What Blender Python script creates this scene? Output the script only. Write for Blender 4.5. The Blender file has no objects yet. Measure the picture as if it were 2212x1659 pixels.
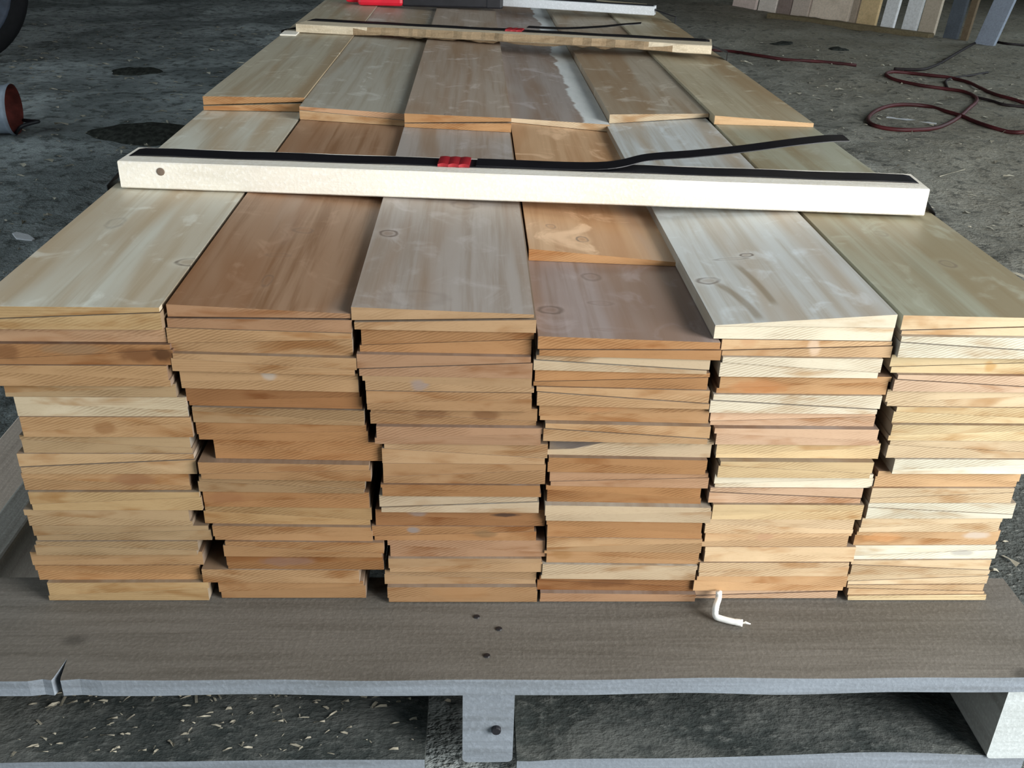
import bpy, math, random
import numpy as np
from mathutils import Vector, Matrix, noise as mnoise

random.seed(7)
sc = bpy.context.scene
COL = sc.collection

# ------------------------------------------------------------------ camera
PW, PH = 2212.0, 1659.0
FPX = 2111.6
CAM = Vector((-0.0588, -0.7612, 0.6300))
YAW, PITCH, ROLL = 0.0469, 0.4736, 0.0302
_f = Vector((math.sin(YAW)*math.cos(PITCH), math.cos(YAW)*math.cos(PITCH), -math.sin(PITCH)))
_r = Vector((math.cos(YAW), -math.sin(YAW), 0))
_u = _r.cross(_f)
CR = math.cos(ROLL)*_r + math.sin(ROLL)*_u
CU = -math.sin(ROLL)*_r + math.cos(ROLL)*_u
CF = _f
cd = bpy.data.cameras.new('camera')
cd.sensor_fit = 'HORIZONTAL'; cd.sensor_width = 36.0; cd.lens = FPX*36.0/PW
cd.clip_start = 0.02; cd.clip_end = 100
cam = bpy.data.objects.new('camera', cd); COL.objects.link(cam)
m = Matrix.Identity(4)
for i in range(3):
    m[i][0] = CR[i]; m[i][1] = CU[i]; m[i][2] = -CF[i]; m[i][3] = CAM[i]
cam.matrix_world = m
sc.camera = cam

# ------------------------------------------------------------------ light
world = bpy.data.worlds.new('sky'); sc.world = world; world.use_nodes = True
bg = world.node_tree.nodes['Background']
bg.inputs['Color'].default_value = (0.80, 0.93, 1.0, 1); bg.inputs['Strength'].default_value = 1.55

def area(name, loc, aim, sx, sy, power, col):
    d = bpy.data.lights.new(name, 'AREA'); d.shape = 'RECTANGLE'; d.size = sx; d.size_y = sy
    d.energy = power; d.color = col
    o = bpy.data.objects.new(name, d); COL.objects.link(o); o.location = loc
    o.rotation_euler = (Vector(aim)-Vector(loc)).to_track_quat('-Z', 'Y').to_euler()
    return o
# daylight through the open barn door behind and to the right of the camera
area('door_daylight', (2.05, -1.3, 0.8), (0.4, 0.0, 0.1), 1.3, 1.6, 130, (1.0, 0.985, 0.95))

vs = sc.view_settings
vs.view_transform = 'Standard'; vs.look = 'None'; vs.gamma = 1.0; vs.use_curve_mapping = False
vs.exposure = 0.15

# ------------------------------------------------------------------ helpers
def ray(u, v): return CF + CR*((u-PW/2)/FPX) - CU*((v-PH/2)/FPX)
def onY(u, v, y): d = ray(u, v); return CAM + d*((y-CAM.y)/d.y)
def onZ(u, v, z): d = ray(u, v); return CAM + d*((z-CAM.z)/d.z)

def lin(c):
    out = []
    for x in c:
        x = x/255.0
        out.append(x/12.92 if x <= .04045 else ((x+.055)/1.055)**2.4)
    return tuple(out)

class MB:
    """collects vertices, faces and material slots of one mesh"""
    def __init__(s): s.v = []; s.f = []; s.m = []
    def add(s, verts, faces, mi=0):
        b = len(s.v); s.v += [tuple(x) for x in verts]
        for f in faces: s.f.append(tuple(b+i for i in f)); s.m.append(mi)
    def box(s, x0, x1, y0, y1, z0, z1, mi=0):
        s.add([(x0,y0,z0),(x1,y0,z0),(x1,y1,z0),(x0,y1,z0),(x0,y0,z1),(x1,y0,z1),(x1,y1,z1),(x0,y1,z1)],
              [(3,2,1,0),(4,5,6,7),(0,1,5,4),(1,2,6,5),(2,3,7,6),(3,0,4,7)], mi)
    def tube(s, pts, rad, n=8, mi=0, caps=True):
        pts = [Vector(p) for p in pts]; N = len(pts); rings = []
        up = Vector((0,0,1))
        for i, p in enumerate(pts):
            t = (pts[min(i+1,N-1)]-pts[max(i-1,0)]).normalized()
            a = t.cross(up)
            if a.length < 1e-4: a = t.cross(Vector((0,1,0)))
            a.normalize(); b = a.cross(t).normalized()
            r = rad[i] if isinstance(rad, (list, tuple)) else rad
            rings.append([p + a*(r*math.cos(2*math.pi*k/n)) + b*(r*math.sin(2*math.pi*k/n)) for k in range(n)])
        fs = []
        for i in range(N-1):
            for k in range(n):
                fs.append((i*n+k, i*n+(k+1)%n, (i+1)*n+(k+1)%n, (i+1)*n+k))
        if caps:
            fs.append(tuple(range(n))[::-1]); fs.append(tuple((N-1)*n+k for k in range(n)))
        s.add([v for r in rings for v in r], fs, mi)
    def ribbon(s, pts, sides, w, t, mi=0):
        """flat band: centre line, unit side vectors, width, thickness"""
        N = len(pts); vs_ = []; fs = []
        for i in range(N):
            p = Vector(pts[i]); a = Vector(sides[i]).normalized()
            tg = (Vector(pts[min(i+1,N-1)])-Vector(pts[max(i-1,0)])).normalized()
            nrm = a.cross(tg).normalized()
            if nrm.z < 0 and abs(nrm.z) > .3: nrm = -nrm
            vs_ += [p-a*w/2-nrm*t/2, p+a*w/2-nrm*t/2, p+a*w/2+nrm*t/2, p-a*w/2+nrm*t/2]
        for i in range(N-1):
            for k in range(4):
                fs.append((i*4+k, i*4+(k+1)%4, (i+1)*4+(k+1)%4, (i+1)*4+k))
        fs += [(3,2,1,0), tuple((N-1)*4+k for k in range(4))]
        s.add(vs_, fs, mi)
    def lathe(s, prof, n=24, mi=0, mat=None):
        """profile of (r, h) round the local Z axis"""
        b = []
        for r, h in prof:
            for k in range(n):
                a = 2*math.pi*k/n; p = Vector((r*math.cos(a), r*math.sin(a), h))
                b.append(mat @ p if mat else p)
        fs = []
        for i in range(len(prof)-1):
            for k in range(n): fs.append((i*n+k, i*n+(k+1)%n, (i+1)*n+(k+1)%n, (i+1)*n+k))
        s.add(b, fs, mi)
    def build(s, name, mats, parent=None, loc=None, smooth=False, bevel=0, fixn=True):
        me = bpy.data.meshes.new(name)
        off = Vector(loc) if loc is not None else Vector((0,0,0))
        me.from_pydata([tuple(Vector(v)-off) for v in s.v], [], s.f)
        if not isinstance(mats, (list, tuple)): mats = [mats]
        for mt in mats: me.materials.append(mt)
        me.polygons.foreach_set('material_index', s.m)
        if smooth: me.polygons.foreach_set('use_smooth', [True]*len(me.polygons))
        me.update()
        if fixn:
            import bmesh
            bm = bmesh.new(); bm.from_mesh(me); bmesh.ops.recalc_face_normals(bm, faces=bm.faces); bm.to_mesh(me); bm.free()
        o = bpy.data.objects.new(name, me); COL.objects.link(o); o.location = off
        if parent: o.parent = parent; o.matrix_parent_inverse = Matrix.Identity(4); o.location = off - Vector(parent.location)
        if bevel:
            b = o.modifiers.new('bevel', 'BEVEL'); b.width = bevel; b.segments = 2; b.limit_method = 'ANGLE'
        return o

def empty(name, loc):
    o = bpy.data.objects.new(name, None); COL.objects.link(o); o.location = loc; o.empty_display_size = .05
    return o
def tag(o, label=None, cat=None, group=None, kind=None):
    if label: o['label'] = label
    if cat: o['category'] = cat
    if group: o['group'] = group
    if kind: o['kind'] = kind
    return o
def smooth_path(pts, n=8):
    """Catmull-Rom through points"""
    P = [Vector(p) for p in pts]; P = [P[0]*2-P[1]] + P + [P[-1]*2-P[-2]]; out = []
    for i in range(1, len(P)-2):
        for k in range(n):
            t = k/n; a, b, c, d = P[i-1], P[i], P[i+1], P[i+2]
            out.append(.5*((2*b)+(c-a)*t+(2*a-5*b+4*c-d)*t*t+(3*b-a-3*c+d)*t**3))
    out.append(P[-2]); return out

# ------------------------------------------------------------------ material building blocks
class NT:
    def __init__(s, name, rough=.7, spec=.3):
        s.mat = bpy.data.materials.new(name); s.mat.use_nodes = True; s.t = s.mat.node_tree
        s.b = s.t.nodes['Principled BSDF']; s.b.inputs['Roughness'].default_value = rough
        s.b.inputs['Specular IOR Level'].default_value = spec
    def n(s, typ, **kw):
        x = s.t.nodes.new(typ)
        for k, v in kw.items(): setattr(x, k, v)
        return x
    def l(s, a, b): s.t.links.new(a, b)
    def put(s, sock, v):
        if isinstance(v, (int, float)): sock.default_value = v
        elif isinstance(v, (tuple, list)): sock.default_value = tuple(v)+((1,) if len(v) == 3 and sock.type == 'RGBA' else ())
        else: s.l(v, sock)
    def math(s, op, a, b=0.0, c=None, clamp=False):
        x = s.n('ShaderNodeMath', operation=op, use_clamp=clamp); s.put(x.inputs[0], a); s.put(x.inputs[1], b)
        if c is not None: s.put(x.inputs[2], c)
        return x.outputs[0]
    def mix(s, fac, a, b, mode='MIX'):
        x = s.n('ShaderNodeMix', data_type='RGBA', blend_type=mode); s.put(x.inputs[0], fac); s.put(x.inputs[6], a); s.put(x.inputs[7], b)
        return x.outputs[2]
    def coord(s, scale=(1,1,1), rnd=True, kind='Object'):
        tc = s.n('ShaderNodeTexCoord'); mp = s.n('ShaderNodeMapping'); mp.inputs['Scale'].default_value = scale
        src = tc.outputs[kind]
        if rnd:
            oi = s.n('ShaderNodeObjectInfo'); va = s.n('ShaderNodeVectorMath', operation='MULTIPLY_ADD')
            s.l(oi.outputs['Random'], va.inputs[0]); va.inputs[1].default_value = (37.0, 53.0, 71.0); s.l(src, va.inputs[2]); src = va.outputs[0]
        s.l(src, mp.inputs['Vector']); return mp.outputs[0]
    def noise(s, vec, scale, detail=3, rough=.55, dist=0.0):
        x = s.n('ShaderNodeTexNoise'); s.l(vec, x.inputs['Vector']); x.inputs['Scale'].default_value = scale
        x.inputs['Detail'].default_value = detail; x.inputs['Roughness'].default_value = rough; x.inputs['Distortion'].default_value = dist
        return x.outputs['Fac']
    def ramp(s, v, lo, hi):
        x = s.n('ShaderNodeMapRange'); s.put(x.inputs[0], v); x.inputs[1].default_value = lo; x.inputs[2].default_value = hi
        x.interpolation_type = 'SMOOTHSTEP'; return x.outputs[0]
    def attr(s, name):
        x = s.n('ShaderNodeAttribute', attribute_type='OBJECT', attribute_name=name); return x.outputs['Color']
    def sep(s, vec):
        x = s.n('ShaderNodeSeparateXYZ'); s.l(vec, x.inputs[0]); return x.outputs
    def bump(s, h, strength=.3, dist=.001):
        x = s.n('ShaderNodeBump'); x.inputs['Strength'].default_value = strength; x.inputs['Distance'].default_value = dist
        s.l(h, x.inputs['Height']); s.l(x.outputs[0], s.b.inputs['Normal'])
    def out(s, col): s.put(s.b.inputs['Base Color'], col); return s.mat

def plain(name, rgb, rough=.6, spec=.3, metal=0.0, var=.25, scale=30):
    t = NT(name, rough, spec); c = lin(rgb); t.b.inputs['Metallic'].default_value = metal
    co = t.coord(); n = t.noise(co, scale, 4)
    f = t.ramp(n, .3, .75)
    return t.out(t.mix(f, tuple(x*(1-var) for x in c), tuple(min(1, x*(1+var)) for x in c)))

# end grain of the clapboards: object property "tone" gives the wood colour with its painted light gradient
def mat_end(name='clapboard_end_grain', marks=(), wedge=None):
    """marks = (x, z, rx, rz, colour, strength) knots and stains in board coordinates"""
    t = NT(name, .75, .15)
    base = t.attr('tone')
    co = t.coord((1, 1, 4)); bl = t.noise(co, 11, 3, .6, .4)
    c = t.mix(t.math('MULTIPLY', t.ramp(bl, .50, .72), .85), base, t.mix(1.0, base, (.66, .48, .32), 'MULTIPLY'))
    co2 = t.coord((1, 1, 3)); pl = t.noise(co2, 17, 2, .5)
    c = t.mix(t.math('MULTIPLY', t.ramp(pl, .55, .78), .30), c, t.mix(1.0, base, (1.35, 1.45, 1.6), 'MULTIPLY'))
    co4 = t.coord((.6, 1, 9)); gy = t.noise(co4, 24, 3, .6)
    c = t.mix(t.math('MULTIPLY', t.ramp(gy, .5, .75), .28), c, t.mix(1.0, base, (.62, .60, .56), 'MULTIPLY'))
    # slanting saw strokes
    co3 = t.coord((1, 1, 1)); x, y, z = t.sep(co3)
    wob = t.math('MULTIPLY', t.noise(t.coord((1,1,2)), 35, 2), .004)
    p = t.math('ADD', t.math('SUBTRACT', z, t.math('MULTIPLY', x, .36)), wob)
    sn = t.math('MULTIPLY_ADD', t.math('SINE', t.math('MULTIPLY', p, 2450.0)), .5, .5)
    msk = t.ramp(t.noise(t.coord((1,1,3)), 9, 2), .42, .60)
    st = t.math('MULTIPLY', t.math('MULTIPLY', sn, msk), .46)
    c = t.mix(st, c, t.mix(1.0, c, (.42, .34, .26), 'MULTIPLY'))
    rx = t.math('ADD', x, t.math('MULTIPLY', t.noise(t.coord((1,1,1)), 20, 2), .02)); zz = t.math('MULTIPLY', z, 3.0)
    rad = t.math('SQRT', t.math('ADD', t.math('MULTIPLY', t.math('MODULO', rx, .19), t.math('MODULO', rx, .19)), t.math('MULTIPLY', zz, zz)))
    rg = t.math('MULTIPLY_ADD', t.math('SINE', t.math('MULTIPLY', rad, 900.0)), .5, .5)
    rm = t.math('MULTIPLY', t.ramp(t.noise(t.coord((1,1,2)), 6, 2), .56, .70), .22)
    c = t.mix(t.math('MULTIPLY', rg, rm), c, t.mix(1.0, c, (.45, .36, .27), 'MULTIPLY'))
    fine = t.noise(t.coord((1.4, 1, 9)), 160, 2)
    c = t.mix(t.math('MULTIPLY', t.ramp(fine, .5, .8), .22), c, t.mix(1.0, c, (.5, .42, .34), 'MULTIPLY'))
    if marks or wedge:
        rx_, ry_, rz_ = t.sep(t.coord(rnd=False)); jit = t.math('MULTIPLY', t.math('SUBTRACT', t.noise(t.coord(), 90, 2), .5), .8)
    for (mx, mz, ra, rb, colr, stg) in marks:
        dx = t.math('DIVIDE', t.math('SUBTRACT', rx_, mx), ra); dz = t.math('DIVIDE', t.math('SUBTRACT', rz_, mz), rb)
        d = t.math('ADD', t.math('SQRT', t.math('ADD', t.math('MULTIPLY', dx, dx), t.math('MULTIPLY', dz, dz))), jit)
        c = t.mix(t.math('MULTIPLY', t.math('SUBTRACT', 1.0, t.ramp(d, .5, 1.15)), stg), c, colr)
    if wedge:
        wx0, wz0, wx1, wz1, colr, stg = wedge
        ln_ = t.math('SUBTRACT', rz_, t.math('MULTIPLY_ADD', t.math('SUBTRACT', rx_, wx0), (wz1-wz0)/(wx1-wx0), wz0))
        mk = t.math('MULTIPLY', t.ramp(ln_, -.0004, .0008), t.math('SUBTRACT', 1.0, t.ramp(rx_, wx1-.002, wx1)))
        c = t.mix(t.math('MULTIPLY', mk, t.math('MULTIPLY_ADD', t.noise(t.coord((1,1,2)), 30, 2), .5, stg-.2)), c, colr)
    t.bump(t.math('MULTIPLY', sn, msk), .25, .0006)
    return t.out(c)

# planed face; knots = (x, y, rx, ry, darkness) in board coordinates; sap = white sapwood along the right edge
def mat_face(name, knots=(), sap=None, streak=.5, arcs=(), pale=.30):
    t = NT(name, .48, .42)
    base = t.attr('face')
    raw = t.coord(rnd=False); x, y, z = t.sep(raw)
    warpv = t.noise(t.coord((5, .9, 3)), 2.2, 3, .55, .3)
    gr = t.noise(t.coord((1, .035, 1)), 95, 4, .6, .25)
    big = t.noise(t.coord((9, .8, 3)), 1.6, 3, .55, .6)
    c = t.mix(t.math('MULTIPLY', t.ramp(gr, .42, .70), streak), base, t.mix(1.0, base, (.66, .56, .45), 'MULTIPLY'))
    c = t.mix(t.math('MULTIPLY', t.ramp(big, .42, .68), .75), c, t.mix(1.0, base, (.72, .54, .38), 'MULTIPLY'))
    c = t.mix(t.math('MULTIPLY', t.ramp(warpv, .55, .75), .30), c, (.46, .45, .42))
    # planer chatter and pale raised flecks
    fl = t.noise(t.coord((15, 11, 3)), 1.5, 4, .6, .9)
    c = t.mix(t.math('MULTIPLY', t.ramp(fl, .54, .72), pale), c, t.mix(1.0, base, (1.6, 1.7, 1.85), 'MULTIPLY'))
    for (kx, ky, rx, ry, dk) in knots:
        dx = t.math('DIVIDE', t.math('SUBTRACT', x, kx), rx); dy = t.math('DIVIDE', t.math('SUBTRACT', y, ky), ry*.8)
        d = t.math('SQRT', t.math('ADD', t.math('MULTIPLY', dx, dx), t.math('MULTIPLY', dy, dy)))
        d = t.math('ADD', d, t.math('MULTIPLY', t.math('SUBTRACT', t.noise(t.coord((1,1,1)), 60, 2), .5), .9))
        ring = t.math('SUBTRACT', 1.0, t.ramp(t.math('ABSOLUTE', t.math('SUBTRACT', d, 1.0)), 0.02, .38))
        core = t.math('SUBTRACT', 1.0, t.ramp(d, .2, 1.0))
        halo = t.math('SUBTRACT', 1.0, t.ramp(d, .9, 2.6))
        c = t.mix(t.math('MULTIPLY', halo, .30*dk), c, t.mix(1.0, base, (1.35, 1.35, 1.35), 'MULTIPLY'))
        c = t.mix(t.math('MULTIPLY', core, .65*dk), c, t.mix(1.0, base, (.62, .48, .38), 'MULTIPLY'))
        c = t.mix(t.math('MULTIPLY', t.math('MULTIPLY', ring, t.ramp(t.noise(t.coord((1,1,1)), 40, 2), .2, .55)), .85*dk), c, (.13, .09, .07))
    for (ax, ay, ln, bend, w) in arcs:          # pitch streaks running from a knot towards the board end
        yy = t.math('DIVIDE', t.math('SUBTRACT', y, ay), ln)
        cx = t.math('ADD', t.math('MULTIPLY', t.math('MULTIPLY', yy, yy), bend), ax)
        dd = t.math('ABSOLUTE', t.math('SUBTRACT', x, cx))
        mk = t.math('MULTIPLY', t.math('SUBTRACT', 1.0, t.ramp(dd, w*.3, w)),
                    t.math('MULTIPLY', t.ramp(yy, 0.0, .15), t.math('SUBTRACT', 1.0, t.ramp(yy, .8, 1.0))))
        c = t.mix(t.math('MULTIPLY', mk, .6), c, (.24, .17, .09))
    if sap:
        edge, wid = sap
        co = t.coord((.0, 1, 0), rnd=False)
        wv = t.math('MULTIPLY', t.math('SUBTRACT', t.noise(co, 7, 3, .6), .5), .055)
        d = t.math('ADD', t.math('SUBTRACT', x, edge-wid), wv)
        c = t.mix(t.ramp(d, -.002, .004), c, t.mix(t.noise(t.coord((1,.3,1)), 70, 3), (.58, .61, .60), (.86, .88, .87)))
    t.bump(gr, .12, .0008)
    return t.out(c)

def mat_rough_wood(name, rgb, axis='x', rough=.85, contrast=.55, dark=(.5,.48,.45), chips=False, spots=0.0):
    t = NT(name, rough, .15); c0 = lin(rgb)
    s1 = (.05, 1, 1) if axis == 'x' else (1, .05, 1)
    s2 = (.35, 1, 1) if axis == 'x' else (1, .35, 1)
    gr = t.noise(t.coord(s1), 90, 4, .62, .3); bl = t.noise(t.coord(s2), 7, 4, .6, .5); fi = t.noise(t.coord(), 260, 2)
    c = t.mix(t.math('MULTIPLY', t.ramp(gr, .38, .72), contrast), c0, tuple(a*b for a, b in zip(c0, dark)))
    c = t.mix(t.math('MULTIPLY', t.ramp(bl, .45, .72), .5), c, tuple(a*b for a, b in zip(c0, (.62, .60, .56))))
    c = t.mix(t.math('MULTIPLY', t.ramp(fi, .45, .75), .3), c, tuple(min(1, a*1.45) for a in c0))
    if spots:
        v = t.n('ShaderNodeTexVoronoi'); t.l(t.coord((.6,1,1)), v.inputs['Vector']); v.inputs['Scale'].default_value = 9
        k = t.math('SUBTRACT', 1.0, t.ramp(v.outputs['Distance'], .04, .10))
        c = t.mix(t.math('MULTIPLY', k, spots), c, tuple(a*.25 for a in c0))
    t.bump(t.math('ADD', gr, t.math('MULTIPLY', fi, .5)), .5, .0015)
    return t.out(c)

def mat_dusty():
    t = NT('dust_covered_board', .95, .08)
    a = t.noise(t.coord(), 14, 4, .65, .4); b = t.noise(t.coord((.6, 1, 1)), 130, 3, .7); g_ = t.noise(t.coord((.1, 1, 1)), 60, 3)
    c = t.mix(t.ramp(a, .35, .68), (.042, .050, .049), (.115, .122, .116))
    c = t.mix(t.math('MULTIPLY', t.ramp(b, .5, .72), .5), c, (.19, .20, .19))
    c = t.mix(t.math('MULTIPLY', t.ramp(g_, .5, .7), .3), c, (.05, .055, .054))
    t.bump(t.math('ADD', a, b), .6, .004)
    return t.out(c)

def mat_floor():
    t = NT('dirt_floor', .95, .08)
    co = t.coord(rnd=False); x, y, z = t.sep(co)
    a = t.noise(co, 2.3, 5, .62, .3); b = t.noise(co, 22, 4, .65); e = t.noise(t.coord((.55, 1, 1), rnd=False), 120, 3, .7)
    c = t.mix(t.ramp(a, .36, .66), (.175, .198, .198), (.38, .42, .42))
    # dry sawdust lies thicker on the right-hand side of the shed
    sd = t.math('MULTIPLY', t.ramp(t.math('ADD', x, t.math('MULTIPLY', a, 1.2)), .6, 2.4), .75)
    c = t.mix(sd, c, t.mix(t.ramp(b, .35, .7), (.19, .165, .115), (.36, .31, .22)))
    near_dark = t.math('MULTIPLY', t.math('SUBTRACT', 1.0, t.ramp(t.math('ADD', y, t.math('MULTIPLY', a, .5)), .55, 1.5)), t.ramp(x, -.2, .4))  # floor darkened towards the front and right
    c = t.mix(t.math('MULTIPLY', near_dark, .85), c, (.045, .050, .047))
    c = t.mix(t.math('MULTIPLY', t.ramp(b, .48, .66), .75), c, (.055, .060, .057))
    c = t.mix(t.math('MULTIPLY', t.ramp(e, .56, .74), .55), c, (.40, .40, .37))
    t.bump(t.math('ADD', b, t.math('MULTIPLY', e, .6)), .8, .012)
    return t.out(c)

M_END = mat_end()
M_FACE = mat_face('clapboard_face')
M_PALLET = mat_rough_wood('weathered_pallet_wood', (110, 106, 100), 'x', spots=.6)
M_DUSTY = mat_dusty()
M_PALLET_Y = mat_rough_wood('weathered_stringer_wood', (160, 158, 152), 'y')
M_PALLET_EDGE = mat_rough_wood('grey_sawn_edge', (130, 138, 147), 'x', contrast=.5)
M_STICK = mat_rough_wood('fresh_white_pine', (238, 232, 219), 'x', .6, .12, (.90, .85, .76))
M_STICK2 = mat_rough_wood('waney_brown_pine', (206, 192, 168), 'x', .8, .5, (.55, .48, .40))
M_BARK = mat_rough_wood('pale_brown_inner_bark', (150, 130, 104), 'x', .9, .6, (.55, .48, .40))
M_STICK3 = mat_rough_wood('bluish_grey_pine', (205, 208, 212), 'x', .6, .2, (.8, .8, .8))
M_STRAP = plain('black_plastic_strapping', (20, 21, 27), .38, .5, var=.2)
M_SEAL = plain('red_strap_seal', (150, 34, 42), .4, .5, var=.15)
M_RED = plain('red_plastic', (214, 30, 52), .4, .5, var=.08)
M_BLACK = plain('black_plastic', (28, 28, 33), .5, .4)
M_HOSE = plain('red_rubber_hose', (72, 25, 28), .55, .4, var=.35, scale=8)
M_CORD = plain('dark_cord', (34, 26, 27), .6, .3)
M_STRING = plain('white_cotton_string', (236, 236, 232), .9, .1, var=.05)
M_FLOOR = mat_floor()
M_DARKWOOD = mat_rough_wood('old_barn_boards', (70, 60, 52), 'x')
M_TIN = plain('dull_galvanised_tin', (128, 138, 150), .5, .5, var=.2)
M_RUST = plain('rusty_red_inside', (92, 42, 36), .85, .2, var=.45, scale=22)
M_TYRE = plain('black_rubber', (16, 16, 18), .8, .2)
M_RIM = plain('blue_grey_painted_steel', (50, 57, 70), .6, .4)
M_CHIP = plain('pale_wood_shavings', (160, 155, 140), .9, .1, var=.3)
M_MULCH = plain('damp_dark_bark', (52, 54, 50), .95, .1, var=.5, scale=60)
M_KNOT = plain('grey_knot', (120, 105, 92), .8, .2)

# ------------------------------------------------------------------ setting
FZ = -0.133
def floor_h(x, y):
    h = .020*mnoise.noise((x*1.1, y*1.1, 3.1)) + .012*mnoise.noise((x*4.3, y*4.3, 9.7)) + .007*mnoise.noise((x*13, y*13, 5.2))
    # trodden flat where the pallet stands
    dx = max(abs(x+.04)-.62, 0); dy = max(-.25-y, y-2.6, 0); k = min(1, math.hypot(dx, dy)/.5)
    return FZ - .006*(1-k) + h*k + .004*(1-k)*mnoise.noise((x*20, y*20, 1))-.002*(1-k)
XS = np.concatenate([np.linspace(-5.2, -2.2, 40, endpoint=False), np.linspace(-2.2, 2.6, 200, endpoint=False), np.linspace(2.6, 5.2, 50)])
YS = np.concatenate([np.linspace(-3.2, -.4, 30, endpoint=False), np.linspace(-.4, 4.2, 190, endpoint=False), np.linspace(4.2, 10.0, 80)])
b = MB(); nx = len(XS)
b.v = [(float(x), float(y), floor_h(float(x), float(y))) for y in YS for x in XS]
b.f = [(j*nx+i, j*nx+i+1, (j+1)*nx+i+1, (j+1)*nx+i) for j in range(len(YS)-1) for i in range(nx-1)]
b.m = [0]*len(b.f)
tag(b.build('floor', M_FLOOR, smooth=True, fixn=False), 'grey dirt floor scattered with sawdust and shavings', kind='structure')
def wallbox(name, x0, x1, y0, y1, z0, z1, label):
    q = MB(); q.box(x0, x1, y0, y1, z0, z1); return tag(q.build(name, M_DARKWOOD), label, kind='structure')
wallbox('wall_left', -3.7, -3.6, 2.4, 10.0, FZ-.1, 4.6, 'dark plank wall on the left of the shed')
wallbox('wall_right', 5.2, 5.3, 6.0, 10.0, FZ-.1, 4.6, 'dark plank wall on the right of the shed')
wallbox('wall_back', -5.3, 5.3, 10.0, 10.1, FZ-.1, 4.6, 'dark plank wall at the far end of the shed')
wallbox('shade_wall_added', -1.55, 0.85, -1.75, -1.65, FZ-.1, 4.6, 'unseen plank panel added behind the camera to shade the left piles')  # unseen panel added behind the camera to darken the left piles
wallbox('ceiling', -5.3, 5.3, -3.2, 10.1, 4.6, 4.7, 'dark board ceiling of the shed')

# ------------------------------------------------------------------ pallet
DF, DB, DT = -.107, .036, .0195          # front deck board: front edge, back edge, thickness
pal = tag(empty('pallet', (-.04, -.1, FZ)), 'weathered grey wooden pallet carrying the whole stack of clapboards', 'pallet')
XL, XR = -.60, .497
def wavy_board(x0, x1, y0, y1, z0, z1, amp=.0015, n=24, seed=0, bulge=None, xs=None, notch=None):
    """plank along X with a slightly uneven sawn outline"""
    q = MB(); V = []
    XX = sorted(xs) if xs else [x0+(x1-x0)*i/n for i in range(n+1)]
    n = len(XX)-1
    for x in XX:
        nt = notch(x) if notch else 0
        e = lambda k: amp*mnoise.noise((x*9, k*3.7+seed, seed*1.3))
        top = z1 + e(1) + (bulge(x) if bulge else 0)
        V += [(x, y0+e(0)+nt*.7, z0+e(3)), (x, y0+e(2)*.6+nt, top), (x, y1+e(4), z1+e(5)*.5), (x, y1+e(6), z0)]
    F = []
    for i in range(n):
        for k in range(4):
            F.append((i*4+k, i*4+(k+1)%4, (i+1)*4+(k+1)%4, (i+1)*4+k))
    F += [(0,1,2,3), tuple(n*4+k for k in (3,2,1,0))]
    q.add(V, F)
    # the front sawn edge is greyer, with bluish skylight painted into its colour
    for j in range(n): q.m[j*4] = 1
    return q
# front deck board, with its cracked-off left end as a separate splintered piece
xs = onZ(118, 1470, 0).x
def crack(x):
    t = (x-xs)
    return max(0, .028*(1-abs(t)/.0035)) + max(0, .0025*(1-abs(t+.012)/.012)) + max(0, .002*(1-abs(t-.02)/.02))
xl_ = [XL+(XR-XL)*i/110 for i in range(111)] + [xs+.001*k for k in range(-34, 40)]
q = wavy_board(XL, XR, DF, DB, -DT, -.0014, .0018, 60, 1, xs=xl_, notch=crack)
q.build('deck_board', [M_PALLET, M_PALLET_EDGE], pal)
for k, (y0, wd) in enumerate([(.40,.095), (.60,.14), (.86,.095), (1.10,.14), (1.36,.095), (1.62,.14), (1.90,.095), (2.14,.14), (2.36,.10)]):
    wavy_board(XL+.004*(k % 3), XR-.003*(k % 2), y0, y0+wd, -DT, -.0012, .0015, 12, 20+k).build('deck_board', [M_PALLET, M_PALLET_EDGE], pal)
def stringer(x0, x1, name='stringer', endm=None):
    q = MB(); z0, z1 = -.1148, -DT-.0004; ya, yb = -.098, 2.44; n = 6; pr = []
    r = .005
    for (cx, cz, a0) in [(x1-r, z0+r, -90), (x1-r, z1-r, 0), (x0+r, z1-r, 90), (x0+r, z0+r, 180)]:
        for k in range(4):
            a = math.radians(a0+30*k); pr.append((cx+r*math.cos(a), cz+r*math.sin(a)))
    n = len(pr)
    V = [(x, ya, z) for x, z in pr] + [(x, yb, z) for x, z in pr]
    F = [(i, (i+1) % n, n+(i+1) % n, n+i) for i in range(n)]
    q.add(V, F, 0); q.add(V, [tuple(range(n)), tuple(range(n, 2*n))[::-1]], 1)
    return q.build(name, [M_PALLET_Y, endm or M_PALLET_EDGE], pal)
stringer(-.0640, -.0165); o = stringer(.444, .491, endm=mat_rough_wood('pale_stringer_end', (180, 187, 188), 'x', contrast=.2)); o['label'] = 'whitish stringer'; stringer(-.594, -.552)  # right stringer end gets a lighter colour than the others
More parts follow.
